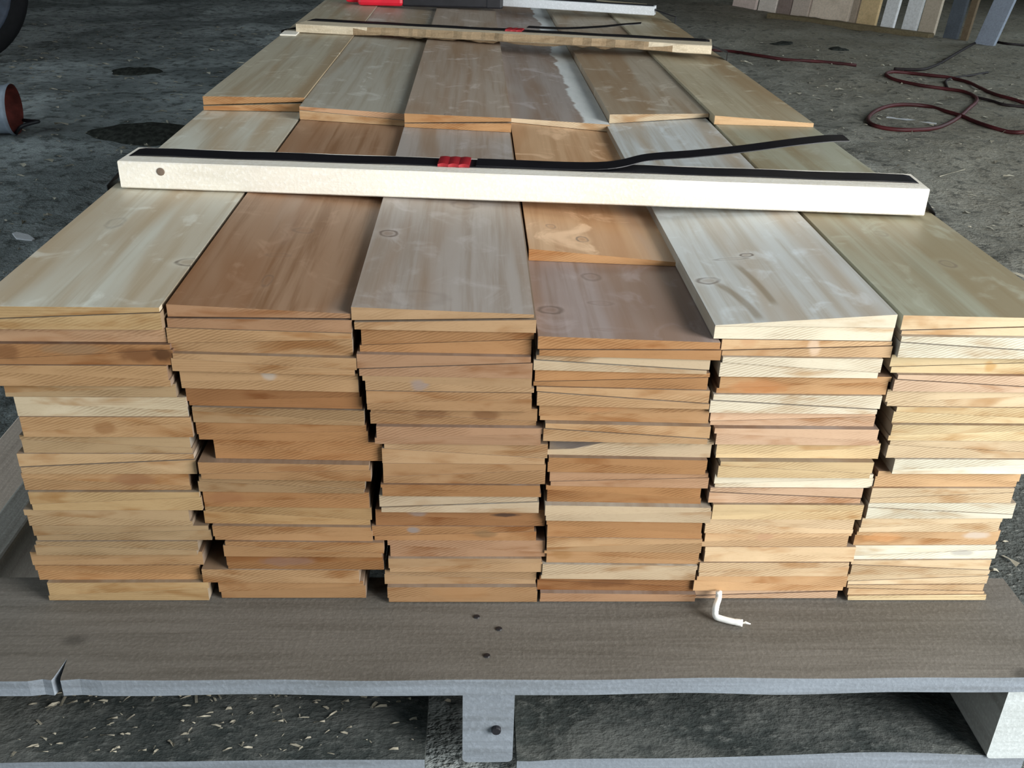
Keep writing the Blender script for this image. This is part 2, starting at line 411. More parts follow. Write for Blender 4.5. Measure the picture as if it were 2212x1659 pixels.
# nail in the end of the middle stringer
q = MB(); q.lathe([(.0001,-.0035),(.004,-.0035),(.0045,-.0025),(.0045,.002)], 12, 0, Matrix.Translation(onY(1072,1575,-.0985)) @ Matrix.Rotation(math.radians(-90), 4, 'X'))
o = q.build('nail', M_BLACK, pal); o['label'] = 'rusty nail head in the stringer end'
bz = -.1152
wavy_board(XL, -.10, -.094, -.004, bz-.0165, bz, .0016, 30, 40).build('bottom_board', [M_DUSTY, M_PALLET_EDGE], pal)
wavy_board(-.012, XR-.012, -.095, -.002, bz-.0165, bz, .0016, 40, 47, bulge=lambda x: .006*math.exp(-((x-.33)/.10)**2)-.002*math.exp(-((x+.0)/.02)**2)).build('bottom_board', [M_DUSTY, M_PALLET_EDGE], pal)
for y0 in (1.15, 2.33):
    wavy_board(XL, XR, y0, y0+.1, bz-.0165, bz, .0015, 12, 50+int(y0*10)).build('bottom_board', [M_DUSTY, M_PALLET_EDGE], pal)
q = MB()
NAILS = [(1030,1332),(1078,1358),(1052,1416)]
for (u, v) in NAILS:
    p = onZ(u, v, -.0008); q.lathe([(.0001,.0008),(.0026,.0006),(.0032,.0)], 10, 0, Matrix.Translation(p))
q2 = q
for i in range(0, len(NAILS)):
    n1 = MB(); n1.v = q.v[i*30:(i+1)*30]; n1.f = [tuple(a-i*30 for a in f) for f in q.f[i*20:(i+1)*20]]; n1.m = [0]*20
    n1.build('nail', M_BLACK, pal)

# ------------------------------------------------------------------ clapboards
TONES = {'W': (208, 194, 168), 'L': (196, 164, 126), 'T': (184, 146, 106), 'O': (182, 136, 92), 'P': (188, 150, 120),
         'B': (154, 106, 66), 'Y': (192, 162, 118), 'G': (176, 150, 116), 'D': (170, 124, 80)}
WORD = {'W': 'creamy white', 'L': 'light tan', 'T': 'tan', 'O': 'orange-tan', 'P': 'pinkish tan', 'B': 'dark brown',
        'Y': 'yellowish tan', 'G': 'greyish tan', 'D': 'golden brown'}
# per pile, from the top: (v_top, v_bottom, x_left, x_right, tone, thick side of the upper board, split visible)
PILES = [
 [(658,707,None,350,'Y','l',1),(707,741,None,358,'P','r',0),(741,786,None,373,'B','l',0),(786,830,None,367,'T','r',0),(830,860,8,379,'G','l',0),
  (860,902,32,403,'W','r',0),(902,945,46,414,'T','l',0),(945,983,43,410,'G','r',0),(983,1025,40,421,'L','l',1),(1025,1063,47,408,'T','r',0),
  (1063,1102,66,434,'Y','l',0),(1102,1137,56,411,'G','r',0),(1137,1168,74,453,'G','l',0),(1168,1197,79,427,'G','r',0),(1197,1226,64,436,'T','l',0),
  (1226,1257,77,432,'O','r',0),(1257,1287,104,451,'Y','l',0)],
 [(668,716,360,760,'P','l',1),(716,766,362,760,'L','l',1),(766,804,375,768,'L','r',0),(804,846,389,773,'L','l',0),(846,884,403,778,'B','l',0),
  (884,918,416,786,'G','r',0),(918,956,425,792,'O','l',0),(956,997,462,826,'O','r',0),(997,1032,434,800,'T','l',0),(1032,1064,430,787,'G','r',0),
  (1064,1099,439,797,'O','l',0),(1099,1137,441,800,'Y','r',0),(1137,1167,462,803,'T','l',0),(1167,1199,487,827,'T','r',0),(1199,1229,491,828,'D','l',0),
  (1229,1257,438,776,'L','r',0),(1257,1285,473,787,'T','l',0)],
 [(672,716,762,1156,'L','l',1),(716,766,778,1151,'O','l',1),(766,812,774,1148,'P','l',1),(812,843,787,1151,'L','r',0),(843,884,793,1148,'T','l',0),
  (884,920,800,1160,'T','r',0),(920,957,812,1170,'P','l',0),(957,1001,828,1180,'L','r',0),(1001,1043,828,1178,'T','l',0),(1043,1068,825,1167,'D','r',0),
  (1068,1104,822,1162,'W','l',1),(1104,1139,811,1178,'B','r',0),(1139,1169,806,1156,'O','l',0),(1169,1204,840,1180,'P','r',0),(1204,1233,841,1170,'L','l',0),
  (1233,1263,831,1158,'L','r',0),(1263,1292,839,1159,'T','l',0)],
 [(729,769,1163,1555,'O','l',1),(769,801,1155,1530,'W','r',1),(801,838,1154,1531,'O','l',1),(838,877,1159,1532,'L','r',1),(877,914,1166,1532,'T','l',0),
  (914,951,1175,1530,'L','r',1),(951,991,1186,1541,'W','l',1),(991,1022,1184,1526,'O','r',0),(1022,1055,1189,1531,'P','l',1),(1055,1090,1181,1516,'D','r',0),
  (1090,1123,1178,1534,'W','l',0),(1123,1160,1181,1516,'O','r',0),(1160,1190,1181,1515,'L','l',0),(1190,1217,1178,1512,'T','r',0),(1217,1248,1170,1503,'W','l',0),
  (1248,1278,1163,1502,'B','r',0),(1278,1303,1166,1500,'P','l',0)],
 [(692,737,1545,1933,'W','r',1),(737,771,1560,1927,'T','l',1),(771,814,1556,1900,'W','r',1),(814,853,1553,1922,'D','l',0),(853,891,1536,1899,'W','r',1),
  (891,925,1537,1894,'P','l',1),(925,960,1544,1897,'P','r',0),(960,993,1549,1902,'Y','l',0),(993,1028,1551,1880,'Y','r',0),(1028,1057,1546,1888,'W','l',0),
  (1057,1088,1533,1863,'P','r',1),(1088,1120,1538,1862,'Y','l',0),(1120,1150,1522,1843,'L','r',0),(1150,1181,1520,1835,'T','l',0),(1181,1213,1522,1846,'L','r',0),
  (1213,1243,1510,1831,'L','l',0),(1243,1274,1501,1825,'O','r',0),(1274,1305,1498,1811,'P','l',1)],
 [(688,727,1951,None,'L','l',1),(727,771,1940,None,'W','r',1),(771,810,1927,None,'Y','l',1),(810,845,1932,None,'P','r',1),(845,881,1918,None,'L','l',0),
  (881,915,1932,None,'Y','r',0),(915,949,1920,None,'Y','l',0),(949,990,1918,None,'L','r',1),(990,1021,1928,None,'W','l',0),(1021,1054,1894,2203,'O','r',0),
  (1054,1086,1881,2187,'L','l',1),(1086,1120,1873,2190,'W','r',1),(1120,1150,1860,2162,'L','l',0),(1150,1181,1850,2159,'O','r',0),(1181,1210,1844,2153,'W','l',0),
  (1210,1240,1838,2139,'L','r',1),(1240,1264,1833,2134,'L','l',1),(1264,1284,1831,2126,'T','r',1),(1284,1302,1830,2127,'Y','l',0)],
]
PNAME = ['leftmost pile', 'second pile from left', 'third pile from left', 'fourth pile from left', 'fifth pile from left', 'rightmost pile']
ORD = ['first', 'second', 'third', 'fourth', 'fifth', 'sixth', 'seventh', 'eighth', 'ninth', 'tenth', 'eleventh', 'twelfth', 'thirteenth',
       'fourteenth', 'fifteenth', 'sixteenth', 'seventeenth', 'eighteenth', 'nineteenth']
TILT = [(.006, .004), (-.022, -.004), (-.010, .002), (-.018, -.012), (-.004, .002), (-.004, .010)]   # slope dz/dx at top, at bottom
BW = .1524
WOOD_LIGHT = [(.78,.79,.78), (.64,.60,.56), (.64,.62,.61), (.72,.69,.66), (1.03,1.14,1.27), (1.0,1.17,1.36)]      # browner and paler wood per pile, with light fading leftwards painted in
L_BACK = 2.42
GROUP = 'clapboards stacked on the pallet'

def face_tone(tone, warm=1.0):
    c = lin(TONES[tone]); g = sum(c)/3
    return tuple((.55*x+.45*g)*.62 for x in c)

def board(xl, xr, tl, tr, bl, br, y0, y1, tone, label, face=None, fmat=None, yaw=0.0, wood=(1, 1, 1), emat=None):
    """one wedge board: left/right x, heights of top (left, right) and underside (left, right)"""
    xc = (xl+xr)/2; zc = min(bl, br)
    q = MB(); w = yaw
    V = [(xl, y0, bl), (xr, y0, br), (xr, y0, tr), (xl, y0, tl), (xl+w, y1, bl), (xr+w, y1, br), (xr+w, y1, tr), (xl+w, y1, tl)]
    q.add(V, [(0,1,2,3)], 0); q.add(V, [(7,6,5,4)], 0)
    q.add(V, [(3,2,6,7), (1,0,4,5), (0,3,7,4), (2,1,5,6)], 1)
    o = q.build('clapboard', [emat or M_END, fmat or M_FACE], loc=(xc, y0, zc))
    mid = lin((184, 150, 112)); c = tuple(.74*x+.26*y_ for x, y_ in zip(lin(TONES[tone]), mid)); k = random.uniform(.90, 1.08)
    o['tone'] = tuple(min(1, x*k*w_) for x, w_ in zip(c, wood))  # pile factor holds wood colour and painted light falloff
    o['face'] = tuple(face) if face else face_tone(tone)
    tag(o, label, 'board', GROUP)
    return o

def K(u, v, z, xc, y0, rx=.009, ry=.014, dk=1.0):
    p = onZ(u, v, z); return (p.x-xc, p.y-y0, rx, ry, dk)
GREY = (.20, .19, .19); BRN = (.13, .055, .022); DRK = (.05, .03, .022)
MARKS = {(1, 3): [(580, 812, .008, .006, (.36, .31, .26), .8)], (2, 3): [(905, 829, .009, .006, (.24, .19, .17), .75)],
         (0, 2): [(300, 765, .020, .008, BRN, .8), (352, 764, .010, .007, (.07, .03, .012), .9), (20, 758, .012, .008, BRN, .6), (160, 752, .030, .006, (.22, .15, .09), .5)],
         (0, 6): [(225, 925, .012, .007, (.24, .12, .05), .75)], (0, 9): [(285, 1040, .022, .008, (.24, .12, .06), .7)],
         (2, 5): [(930, 897, .018, .006, BRN, .55), (1050, 899, .014, .006, BRN, .65)], (2, 11): [(1095, 1116, .014, .0022, DRK, .9), (900, 1110, .010, .005, GREY, .5)],
         (2, 12): [(895, 1147, .007, .004, GREY, .7), (1045, 1155, .012, .005, (.16, .10, .05), .6)],
         (3, 4): [(1300, 880, .028, .007, (.40, .20, .09), .6)], (3, 15): [(1310, 1262, .030, .006, BRN, .7)], (3, 13): [(1215, 1198, .012, .006, (.28, .15, .06), .6)],
         (4, 1): [(1760, 750, .006, .012, (.62, .48, .36), .6), (1620, 735, .010, .008, (.45, .24, .12), .5)], (4, 3): [(1640, 838, .030, .008, (.38, .16, .06), .6)],
         (4, 13): [(1650, 1160, .010, .005, (.42, .25, .15), .7)], (5, 13): [(2110, 1160, .016, .005, (.50, .44, .38), .7), (1910, 1165, .020, .006, (.55, .28, .12), .5)],
         (5, 14): [(2080, 1197, .014, .004, (.30, .29, .28), .65)], (5, 2): [(2140, 795, .006, .006, (.42, .24, .08), .7)],
         (2, 16): [(1000, 1275, .030, .010, (.30, .16, .07), .45)], (3, 6): [(1230, 962, .022, .006, GREY, .55)], (1, 10): [(490, 1078, .022, .008, (.24, .11, .05), .65)],
         (1, 14): [(620, 1212, .030, .006, (.20, .12, .09), .6)], (1, 8): [(650, 1008, .030, .004, (.22, .10, .04), .6)]}
def end_variant(mk, z0, key):
    w = None
    if key == (3, 6) and not WDONE:
        WDONE.append(1); a_ = onY(1215, 978, 0); b_ = onY(1334, 955, 0); xm_ = (onY(1186, 971, 0).x+onY(1541, 971, 0).x)/2
        w = (a_.x-xm_, a_.z-z0, b_.x-xm_, b_.z-z0, (.075, .06, .055), .75)
    return mat_end('clapboard_end_marked', [(x_, z_-z0, ra, rb, c_, s_) for (x_, z_, ra, rb, c_, s_) in mk], w)
WDONE = []
FACES = [lin((210,208,194)), lin((161,129,103)), lin((169,160,153)), lin((160,145,140)), lin((206,209,207)), lin((160,160,141))]
TOPL = [((658,661),(686,671)), ((659,680),(688,692)), ((665,681),(695,690)), ((723,737),(751,752)), ((703,680),(706,710)), ((684,692),(716,706))]   # image rows of top edge and split, at the left and right corner
TOP = {}            # pile -> (xl, xr, zl, zr) of its front top surface
for ci, pile in enumerate(PILES):
    n = len(pile); ucs = [((a[2] or (a[3]-395))+(a[3] or (a[2]+395)))/2 for a in pile]
    # boundary heights along the pile centre line
    zb = [onY(ucs[0], pile[0][0], 0).z]
    for k in range(n):
        zb.append(onY(ucs[k], pile[k][1], 0).z)
    zb[-1] = .0004
    for k, (v0, v1, ul, ur, tone, side, split) in enumerate(pile):
        vm = (v0+v1)/2
        xl = onY(ul, vm, 0).x if ul is not None else None
        xr = onY(ur, vm, 0).x if ur is not None else None
        if xl is None: xl = xr-BW
        if xr is None:        # right-hand edge of the stack runs out of the picture: follow its visible line
            xa = onZ(2212, 607, zb[0]).x; xb = onY(2203, 1037, 0).x
            xr = xa+(xb-xa)*k/9 + random.uniform(-.002, .002)
        s0 = TILT[ci][0]+(TILT[ci][1]-TILT[ci][0])*k/n; s1 = TILT[ci][0]+(TILT[ci][1]-TILT[ci][0])*(k+1)/n
        if k == n-1: s1 = 0
        xm = onY(ucs[k], vm, 0).x
        zt = lambda x, z=zb[k], s=s0: z+s*(x-xm)
        zu = lambda x, z=zb[k+1], s=s1: z+s*(x-xm)
        T = zb[k]-zb[k+1]
        fl, fr = (.70, .30) if side == 'l' else (.30, .70)
        fl += random.uniform(-.05, .05); fr += random.uniform(-.05, .05)
        tl, tr, ul_, ur_ = zt(xl), zt(xr), zu(xl), zu(xr)
        sl = tl-(tl-ul_)*fl; sr = tr-(tr-ur_)*fr
        g = .00030 if split else .00002; gb = .00004 if random.random() < .75 else .0003
        y0 = random.uniform(-.004, .004); y1 = L_BACK+random.uniform(-.05, .03)
        dx = random.uniform(-.0012, .0012)
        col = WORD[tone]; pn = PNAME[ci]; yw = random.uniform(-.004, .004)
        if k == 0:
            (va, vb), (vc, vd) = TOPL[ci]
            ua = ul if ul is not None else ur-400; ub = ur if ur is not None else ul+392
            tl, tr = onY(ua, va, 0).z, onY(ub, vb, 0).z
            sl, sr = min(onY(ua, vc, 0).z, tl-.0012), min(onY(ub, vd, 0).z, tr-.0012)
            g = [.0003, .0008, .0008, .0003, .0003, .0003][ci]
        face = fm = None
        if k == 0:
            face = FACES[ci]; xc = (xl+xr)/2; z = zb[0]
            kn = {0: [K(408,566,z,xc,y0,.010,.011,.9), K(480,547,z,xc,y0,.006,.007,.6), K(250,480,z,xc,y0,.008,.02,.35)],
                  1: [K(655,495,z,xc,y0,.009,.010,.45), K(575,605,z,xc,y0,.004,.016,.45), K(600,550,z,xc,y0,.012,.006,.3)],
                  2: [K(842,507,z,xc,y0,.0085,.012,1.0), K(1005,441,z,xc,y0,.014,.016,.45), K(900,645,z,xc,y0,.026,.020,.22)],
                  3: [K(1278,598,z,xc,y0,.008,.012,.55), K(1190,672,z,xc,y0,.011,.010,.8), K(1300,655,z,xc,y0,.010,.006,.4), K(1320,712,z,xc,y0,.014,.004,.4)],
                  4: [K(1612,549,z,xc,y0,.006,.006,1.0), K(1530,596,z,xc,y0,.010,.009,.8), K(1580,555,z,xc,y0,.016,.004,.5)],
                  5: [K(2050,570,z,xc,y0,.007,.012,.6), K(1905,505,z,xc,y0,.006,.010,.4)]}[ci]
            ar = []
            if ci == 4:
                p1 = onZ(1648,690,z); p2 = onZ(1700,690,z)
                ar = [(p1.x-xc, .0, .105, -.022, .006), (p2.x-xc, .03, .12, -.012, .005)]
            fm = mat_face('clapboard_face_knotty', kn, streak=.95 if ci == 1 else .6, arcs=ar)
        em = None; xc = (xl+xr)/2
        MK = MARKS.get((ci, k))
        if MK:
            zlo = min(sl, sr); mk = []
            for (u_, v_, ra, rb, colr, stg) in MK:
                p = onY(u_, v_, 0); mk.append((p.x-xc, p.z, ra, rb, colr, stg))
            em = True
        if split or True:
            where = f'{ORD[k]} pair from top of the {pn}' if k < n-1 else f'bottom pair of the {pn}'
            board(xl+dx, xr+dx, tl-gb, tr-gb, sl+g, sr+g, y0, y1, tone, f'{col} clapboard, upper of the {where}', face, fm, yw, WOOD_LIGHT[ci], end_variant(mk, min(sl, sr)+g, (ci, k)) if em else None)
            board(xl-dx, xr-dx, sl-g, sr-g, ul_+gb, ur_+gb, y0+random.uniform(-.0012, .0012)*(1 if split else .25), y1, tone, f'{col} clapboard, lower of the {where}', None, None, yw, WOOD_LIGHT[ci], end_variant(mk, min(ul_, ur_)+gb, (ci, k)) if em else None)
        if k == 0: TOP[ci] = (xl, xr, tl, tr)

# set-back boards lying on top of the piles
def top_add(ci, y0, thick_l, thick_r, tone, face, label, knots=(), sap=None, gap=.0004, streak=.5, xoff=0.0, lift=(0, 0)):
    xl, xr, zl, zr = TOP[ci]
    fm = mat_face('clapboard_face_rear', knots, sap, streak, pale=.55)
    xl2, xr2 = (EDGE[ci]+.0006, EDGE[ci+1]-.0006) if y0 > .4 else (xl+xoff, xr+xoff)
    o = board(xl2, xr2, zl+gap+lift[0]+thick_l, zr+gap+lift[1]+thick_r, zl+gap+lift[0], zr+gap+lift[1], y0, L_BACK+random.uniform(-.04, .03), tone, label, face, fm)
    TOP[ci] = (xl, xr, zl+gap+lift[0]+thick_l, zr+gap+lift[1]+thick_r)
    return o
def ystep(u, v, ci):
    t = TOP[ci]; return onZ(u, v, (t[2]+t[3])/2).y
EDGE = [TOP[0][0]]+[(TOP[i][1]+TOP[i+1][0])/2 for i in range(5)]+[TOP[5][1]]
y4 = ystep(1310, 570, 3)
z4 = TOP[3][2]; xc4 = (TOP[3][0]+TOP[3][1])/2
top_add(3, y4, .0125, .0040, 'O', lin((200,164,128)), 'short-set orange-tan clapboard stepped back on the fourth pile, before the front batten',
        [K(1258,513,z4+.01,xc4,y4,.006,.010,.9), K(1190,490,z4+.01,xc4,y4,.005,.008,.5)])
RF = [lin((182,174,154)), lin((172,167,154)), lin((170,156,142)), lin((160,150,144)), lin((172,160,142)), lin((168,158,134))]
ys = [ystep(550, 241, 0), ystep(775, 266, 1), ystep(1000, 281, 2), ystep(1222, 276, 3), ystep(1430, 262, 4), ystep(1640, 272, 5)]
top_add(0, ys[0], .0060, .0120, 'O', RF[0], 'orange-tan clapboard set back behind front batten, lower of two on the leftmost pile', lift=(.0006, .0006))
top_add(0, ys[0]+.002, .0125, .0060, 'O', RF[0], 'topmost clapboard of the leftmost pile, set back behind the front batten', lift=(.0012, .0022))
top_add(1, ys[1], .0130, .0080, 'L', RF[1], 'light clapboard set back behind front batten, lower of two on the second pile', xoff=.002)
top_add(1, ys[1]+.002, .0050, .0090, 'P', RF[1], 'topmost clapboard of the second pile, set back behind the front batten', xoff=.002)
top_add(2, ys[2], .0050, .0130, 'O', RF[2], 'orange clapboard set back behind front batten, lower of two on the third pile')
p = onZ(968, 238, TOP[2][2]+.012)
top_add(2, ys[2]+.002, .0130, .0050, 'O', RF[2], 'topmost clapboard of the third pile, orange end with a dark knot, set back', lift=(.0006, .0016),
        knots=[(p.x-(TOP[2][0]+TOP[2][1])/2, .006, .005, .010, 1.0)])
top_add(3, ys[3], .0060, .0110, 'W', RF[3], 'topmost clapboard of the fourth pile, with white sapwood along its right edge',
        sap=((EDGE[4]-EDGE[3])/2, .044), lift=(.0004, .0010))
top_add(4, ys[4], .0140, .0055, 'W', RF[4], 'topmost clapboard of the fifth pile, pale pink end, set back behind front batten', lift=(.0004, .0014))
top_add(5, ys[5], .0130, .0060, 'L', RF[5], 'topmost clapboard of the rightmost pile, set back behind the front batten')

SIDE = [min(o.location.x+min(v.co.x for v in o.data.vertices) for o in COL.objects if o.name.startswith('clapboard')),
        max(o.location.x+max(v.co.x for v in o.data.vertices) for o in COL.objects if o.name.startswith('clapboard'))]
# ------------------------------------------------------------------ battens and straps
def batten(name, p0, p1, dep, hgt, mats, label, wane=None, nseg=40, chamfer=.0015, seed=0):
    """stick along X from p0 to p1 (front bottom edge points)"""
    p0, p1 = Vector(p0), Vector(p1); d = (p1-p0); ln = d.length; ax = d.normalized(); side = Vector((-ax.y, ax.x, 0)).normalized()
    q = MB(); V = []; c = chamfer
    for i in range(nseg+1):
        t = i/nseg; p = p0+d*t
        j = lambda k: .0006*mnoise.noise((t*14, k*5.1+seed, 2.2))
        wf = wane(t) if wane else (0, 0)          # (front top cut back, front bottom raised)
        sec = [(0+j(0)+wf[1]*.8, c+wf[1]*.6), (c+j(0)+wf[1], 0+wf[1]*.9), (dep-c, 0), (dep, c), (dep+j(1), hgt-c), (dep-c, hgt), (c+wf[0]+j(2), hgt-.0), (0+wf[0]*.45+j(0), hgt-c-wf[0]*.8)]
        V += [p+side*a+Vector((0, 0, h)) for a, h in sec]
    n = 8; F = []
    for i in range(nseg):
        for k in range(n): F.append((i*n+k, i*n+(k+1) % n, (i+1)*n+(k+1) % n, (i+1)*n+k))
    F += [tuple(range(n))[::-1], tuple(nseg*n+k for k in range(n))]
    q.add(V, F)
    return q, ax, side
zt_front = max(max(TOP_ for TOP_ in (onY(ucx, vv, 0).z for ucx, vv in [])) if False else 0, 0)
# resting height: highest point of the piles where the batten crosses
def top_at(ci): return None
front_top = {}
for ci, pile in enumerate(PILES):
    pass
zf = max([onY(180, 658, 0).z, onY(560, 668, 0).z+.003, onY(960, 672, 0).z+.002, onY(1740, 692, 0).z+.0004, onY(2100, 690, 0).z]) + .0004
zf = max(zf, z4+.0129)
a = onZ(262, 406, zf); c = onZ(1996, 467, zf)
q, ax1, sd1 = batten('batten', a, c, .066, .0305, M_STICK, '')
bat1 = tag(empty('batten', (a+c)/2), 'thick creamy white pine batten lying across the front of the stack under a strap', 'batten', 'battens strapped across the stack')
q.build('stick', M_STICK, bat1, bevel=0)
kn = MB(); kp = onY(347, 371, a.y-.0006+(c.y-a.y)*.05)
kn.lathe([(.0001,.0006),(.0035,.0004),(.0045,.0)], 14, 0, Matrix.Translation(kp) @ Matrix.Rotation(math.radians(90), 4, 'X'))
ko = kn.build('knot', M_KNOT, bat1); ko['label'] = 'small grey knot in the batten'

def strap(name, a, c, ax, side, dep, hgt, wd, label, tail_pts, seal_uv, seal_len, tail_sides=None, frac=.55, ends=.012):
    """band along a batten top, down both sides to the pallet; tail and seal as parts"""
    zt = a.z+hgt+.0012
    root = tag(empty(name, a+ax*((c-a).length/2)+side*dep*frac+Vector((0,0,hgt))), label, 'strap', 'black straps over the battens')
    mid0 = a+side*dep*frac; mid1 = c+side*dep*frac
    pts = []
    top0 = Vector((mid0.x+ends, mid0.y, zt)); top1 = Vector((mid1.x-ends, mid1.y, zt))
    zs = a.z-.004; x0s = min(mid0.x-.003, SIDE[0]-.0015); x1s = max(mid1.x+.003, SIDE[1]+.0015)
    pts += [Vector((x0s, mid0.y, -.02)), Vector((x0s, mid0.y, zs)), Vector((mid0.x-.002, mid0.y, zt-.012)), Vector((mid0.x+.005, mid0.y, zt-.001))]
    for i in range(25):
        t = i/24; p = top0.lerp(top1, t); p.z = zt + .0004*math.sin(i*1.7); pts.append(p)
    pts += [Vector((mid1.x-.005, mid1.y, zt-.001)), Vector((mid1.x+.002, mid1.y, zt-.012)), Vector((x1s, mid1.y, zs)), Vector((x1s, mid1.y, -.02))]
    q = MB(); q.ribbon(pts, [side]*len(pts), wd, .0009); q.build('band', M_STRAP, root)
    if tail_pts:
        tp = smooth_path(tail_pts, 8); q = MB()
        q.ribbon(tp, tail_sides(tp) if tail_sides else [side]*len(tp), wd, .0009); q.build('loose_tail', M_STRAP, root)
    sp = onZ(seal_uv[0], seal_uv[1], zt+.001)
    f = (sp-mid0).dot(ax); sp = mid0+ax*f; sp.z = zt
    q = MB(); N = 18; V = []
    for i in range(N+1):
        t = i/N; x = (t-.5)*seal_len; h = .0022+.0011*abs(math.sin(t*math.pi*3)); w = wd/2+.0016-.0012*abs(math.sin(t*math.pi*3))
        for (s_, z_) in [(-w, -.0008), (w, -.0008), (w, h), (w*.5, h+.0007), (-w*.5, h+.0007), (-w, h)]:
            V.append(sp+ax*x+side*s_+Vector((0, 0, z_)))
    F = [(i*6+k, i*6+(k+1) % 6, (i+1)*6+(k+1) % 6, (i+1)*6+k) for i in range(N) for k in range(6)]
    F += [tuple(range(6))[::-1], tuple(N*6+k for k in range(6))]
    q.add(V, F); so = q.build('seal', M_SEAL, root); so['label'] = 'crimped red seal joining the strap ends'
    return root, zt
dep1 = .066
# loose tail of the front strap curls up and back over the right-hand piles
tl = []
for (u, v, yy) in [(1030,342,.345), (1290,346,.347), (1400,340,.366), (1500,332,.372), (1600,322,.378), (1700,309,.384), (1780,300,.390), (1828,298,.394)]:
    tl.append(onY(u, v, yy))
mid_y = (a+sd1*dep1*.55).y
fix = []
for i, p in enumerate(tl):
    fix.append(p)
zt1 = a.z+.0305+.0012
for i in range(2): fix[i] = Vector((fix[i].x, a.y+(c.y-a.y)*((fix[i].x-a.x)/(c.x-a.x))+dep1*.60, zt1+.0014+.0006*i))
s1, _ = strap('strap', a, c, ax1, sd1, dep1, .0305, .032, 'black plastic strap over the thick front batten, its loose tail sticking up at right', fix, (985,341), .036, frac=.60)

# rear batten with bark edge
zr = max(max(TOP[i][2], TOP[i][3]) for i in range(6)) + .0006
a2 = onZ(640, 70, zr); c2 = onZ(1536, 118, zr)
def wane2(t):
    w = max(0, min(1, (t-.14)/.10))*max(0, min(1, (.93-t)/.14))
    w *= .85+.35*mnoise.noise((t*42, .3, .7))
    return (.022*w, .004*w)
q, ax2, sd2 = batten('batten', a2, c2, .100, .017, M_STICK2, '', wane2, 90, seed=4)
bat2 = tag(empty('batten', (a2+c2)/2), 'rear batten with wavy bark edge and black strap, in front of the red tool', 'batten', 'battens strapped across the stack')
for i_ in range(90):
    if 12 < i_ < 82:
        for k_ in ((7, 0) if i_ < 16 or i_ > 76 else (6, 7, 0)): q.m[i_*8+k_] = 1
q.build('stick', [M_STICK2, M_BARK], bat2)
tl2 = [Vector((lambda p: (p.x, p.y, p.z))(onY(u, v, yy))) for (u, v, yy) in [(1160,59,a2.y-.035), (1215,62,a2.y-.040), (1290,59,a2.y-.036), (1345,54,a2.y-.03), (1385,51,a2.y-.03)]]
m2 = lambda u, v: onZ(u, v, zr+.020)
tl2 = [m2(1140,58), m2(1215,61), onZ(1290,58,zr+.027), onZ(1345,53,zr+.034), onZ(1385,50,zr+.036)]
s2, _ = strap('strap', a2, c2, ax2, sd2, .100, .017, .032, 'black plastic strap over the rear bark-edged batten with red seal', tl2, (1120,58), .036, frac=.72)
# sliver of wood poking out under the rear batten at its left end
p = onZ(632, 72, zr)
q = MB(); q.box(p.x-.022, p.x+.012, p.y-.03, p.y+.03, TOP[0][2]+.0005, TOP[0][2]+.0035)
tag(q.build('wood_sliver', M_STICK, bevel=.001), 'small pale wood sliver poking out at the left end of the rear batten', 'wood scrap')
# third, bluish batten
a3 = onZ(1092, 14, zr); c3 = onZ(1411, 34, zr); d3 = (c3-a3).normalized(); a3 = c3-d3*.86
a3.z = c3.z = zr
q, ax3, sd3 = batten('batten', a3, c3, .04, .022, M_STICK3, '', seed=8)
bat3 = tag(empty('batten', (a3+c3)/2), 'pale bluish-grey batten farthest back, behind the black tool', 'batten', 'battens strapped across the stack')
q.build('stick', M_STICK3, bat3)
s3, _ = strap('strap', a3, c3, ax3, sd3, .04, .022, .020, 'black plastic strap over the farthest bluish batten', None, (1000,-30), .034)

# strapping tool with red handle lying on the boards
tl_o = onZ(800, 18, zr); tool = tag(empty('strapping_tool', tl_o), 'black tool with a bright red handle lying on the boards behind the rear batten', 'tool')
pa = onZ(768, 17, zr); pb = onZ(872, 14, zr); pc = onZ(1086, 17, zr)
zb_ = zr-.0
def rbox(x0, x1, y0, y1, z0, z1, name, mt, bev):
    q = MB(); q.box(x0, x1, y0, y1, z0, z1); return q.build(name, mt, tool, bevel=bev)
yt = max(pa.y, pb.y)-.01
rbox(pa.x, pb.x, yt, yt+.055, zb_, zb_+.050, 'grip', M_RED, .009)
rbox(pa.x-.035, pa.x+.012, yt+.030, yt+.075, zb_+.004, zb_+.040, 'lever', M_RED, .008)
rbox(pb.x-.004, pc.x, yt+.004, yt+.045, zb_, zb_+.030, 'body', M_BLACK, .005)
rbox(pb.x+.05, pc.x-.02, yt+.010, yt+.040, zb_+.030, zb_+.048, 'ratchet_housing', M_BLACK, .005)
rbox(pc.x-.045, pc.x-.004, yt+.002, yt+.050, zb_+.000, zb_+.036, 'jaw', M_BLACK, .004)

# ------------------------------------------------------------------ white string
pts = [onY(1553, 1278, -.006), onY(1552, 1292, -.0075), onZ(1547, 1308, .012), onZ(1545, 1322, .006), onZ(1547, 1332, .0035), onZ(1560, 1337, .0030), onZ(1580, 1342, .0030), onZ(1604, 1346, .0030)]
sp = smooth_path(pts, 6)
q = MB(); q.tube(sp, [.0031 if i < len(sp)-4 else .0034 for i in range(len(sp))], 8)
for k in range(4):
    e = sp[-1]; q.tube([e, e+Vector((.004+.001*k, (.002-.0015*k), .0004*k))], .0006, 5)
tag(q.build('string', M_STRING, smooth=True), 'short frayed white string hanging from the fifth pile onto the pallet', 'string')

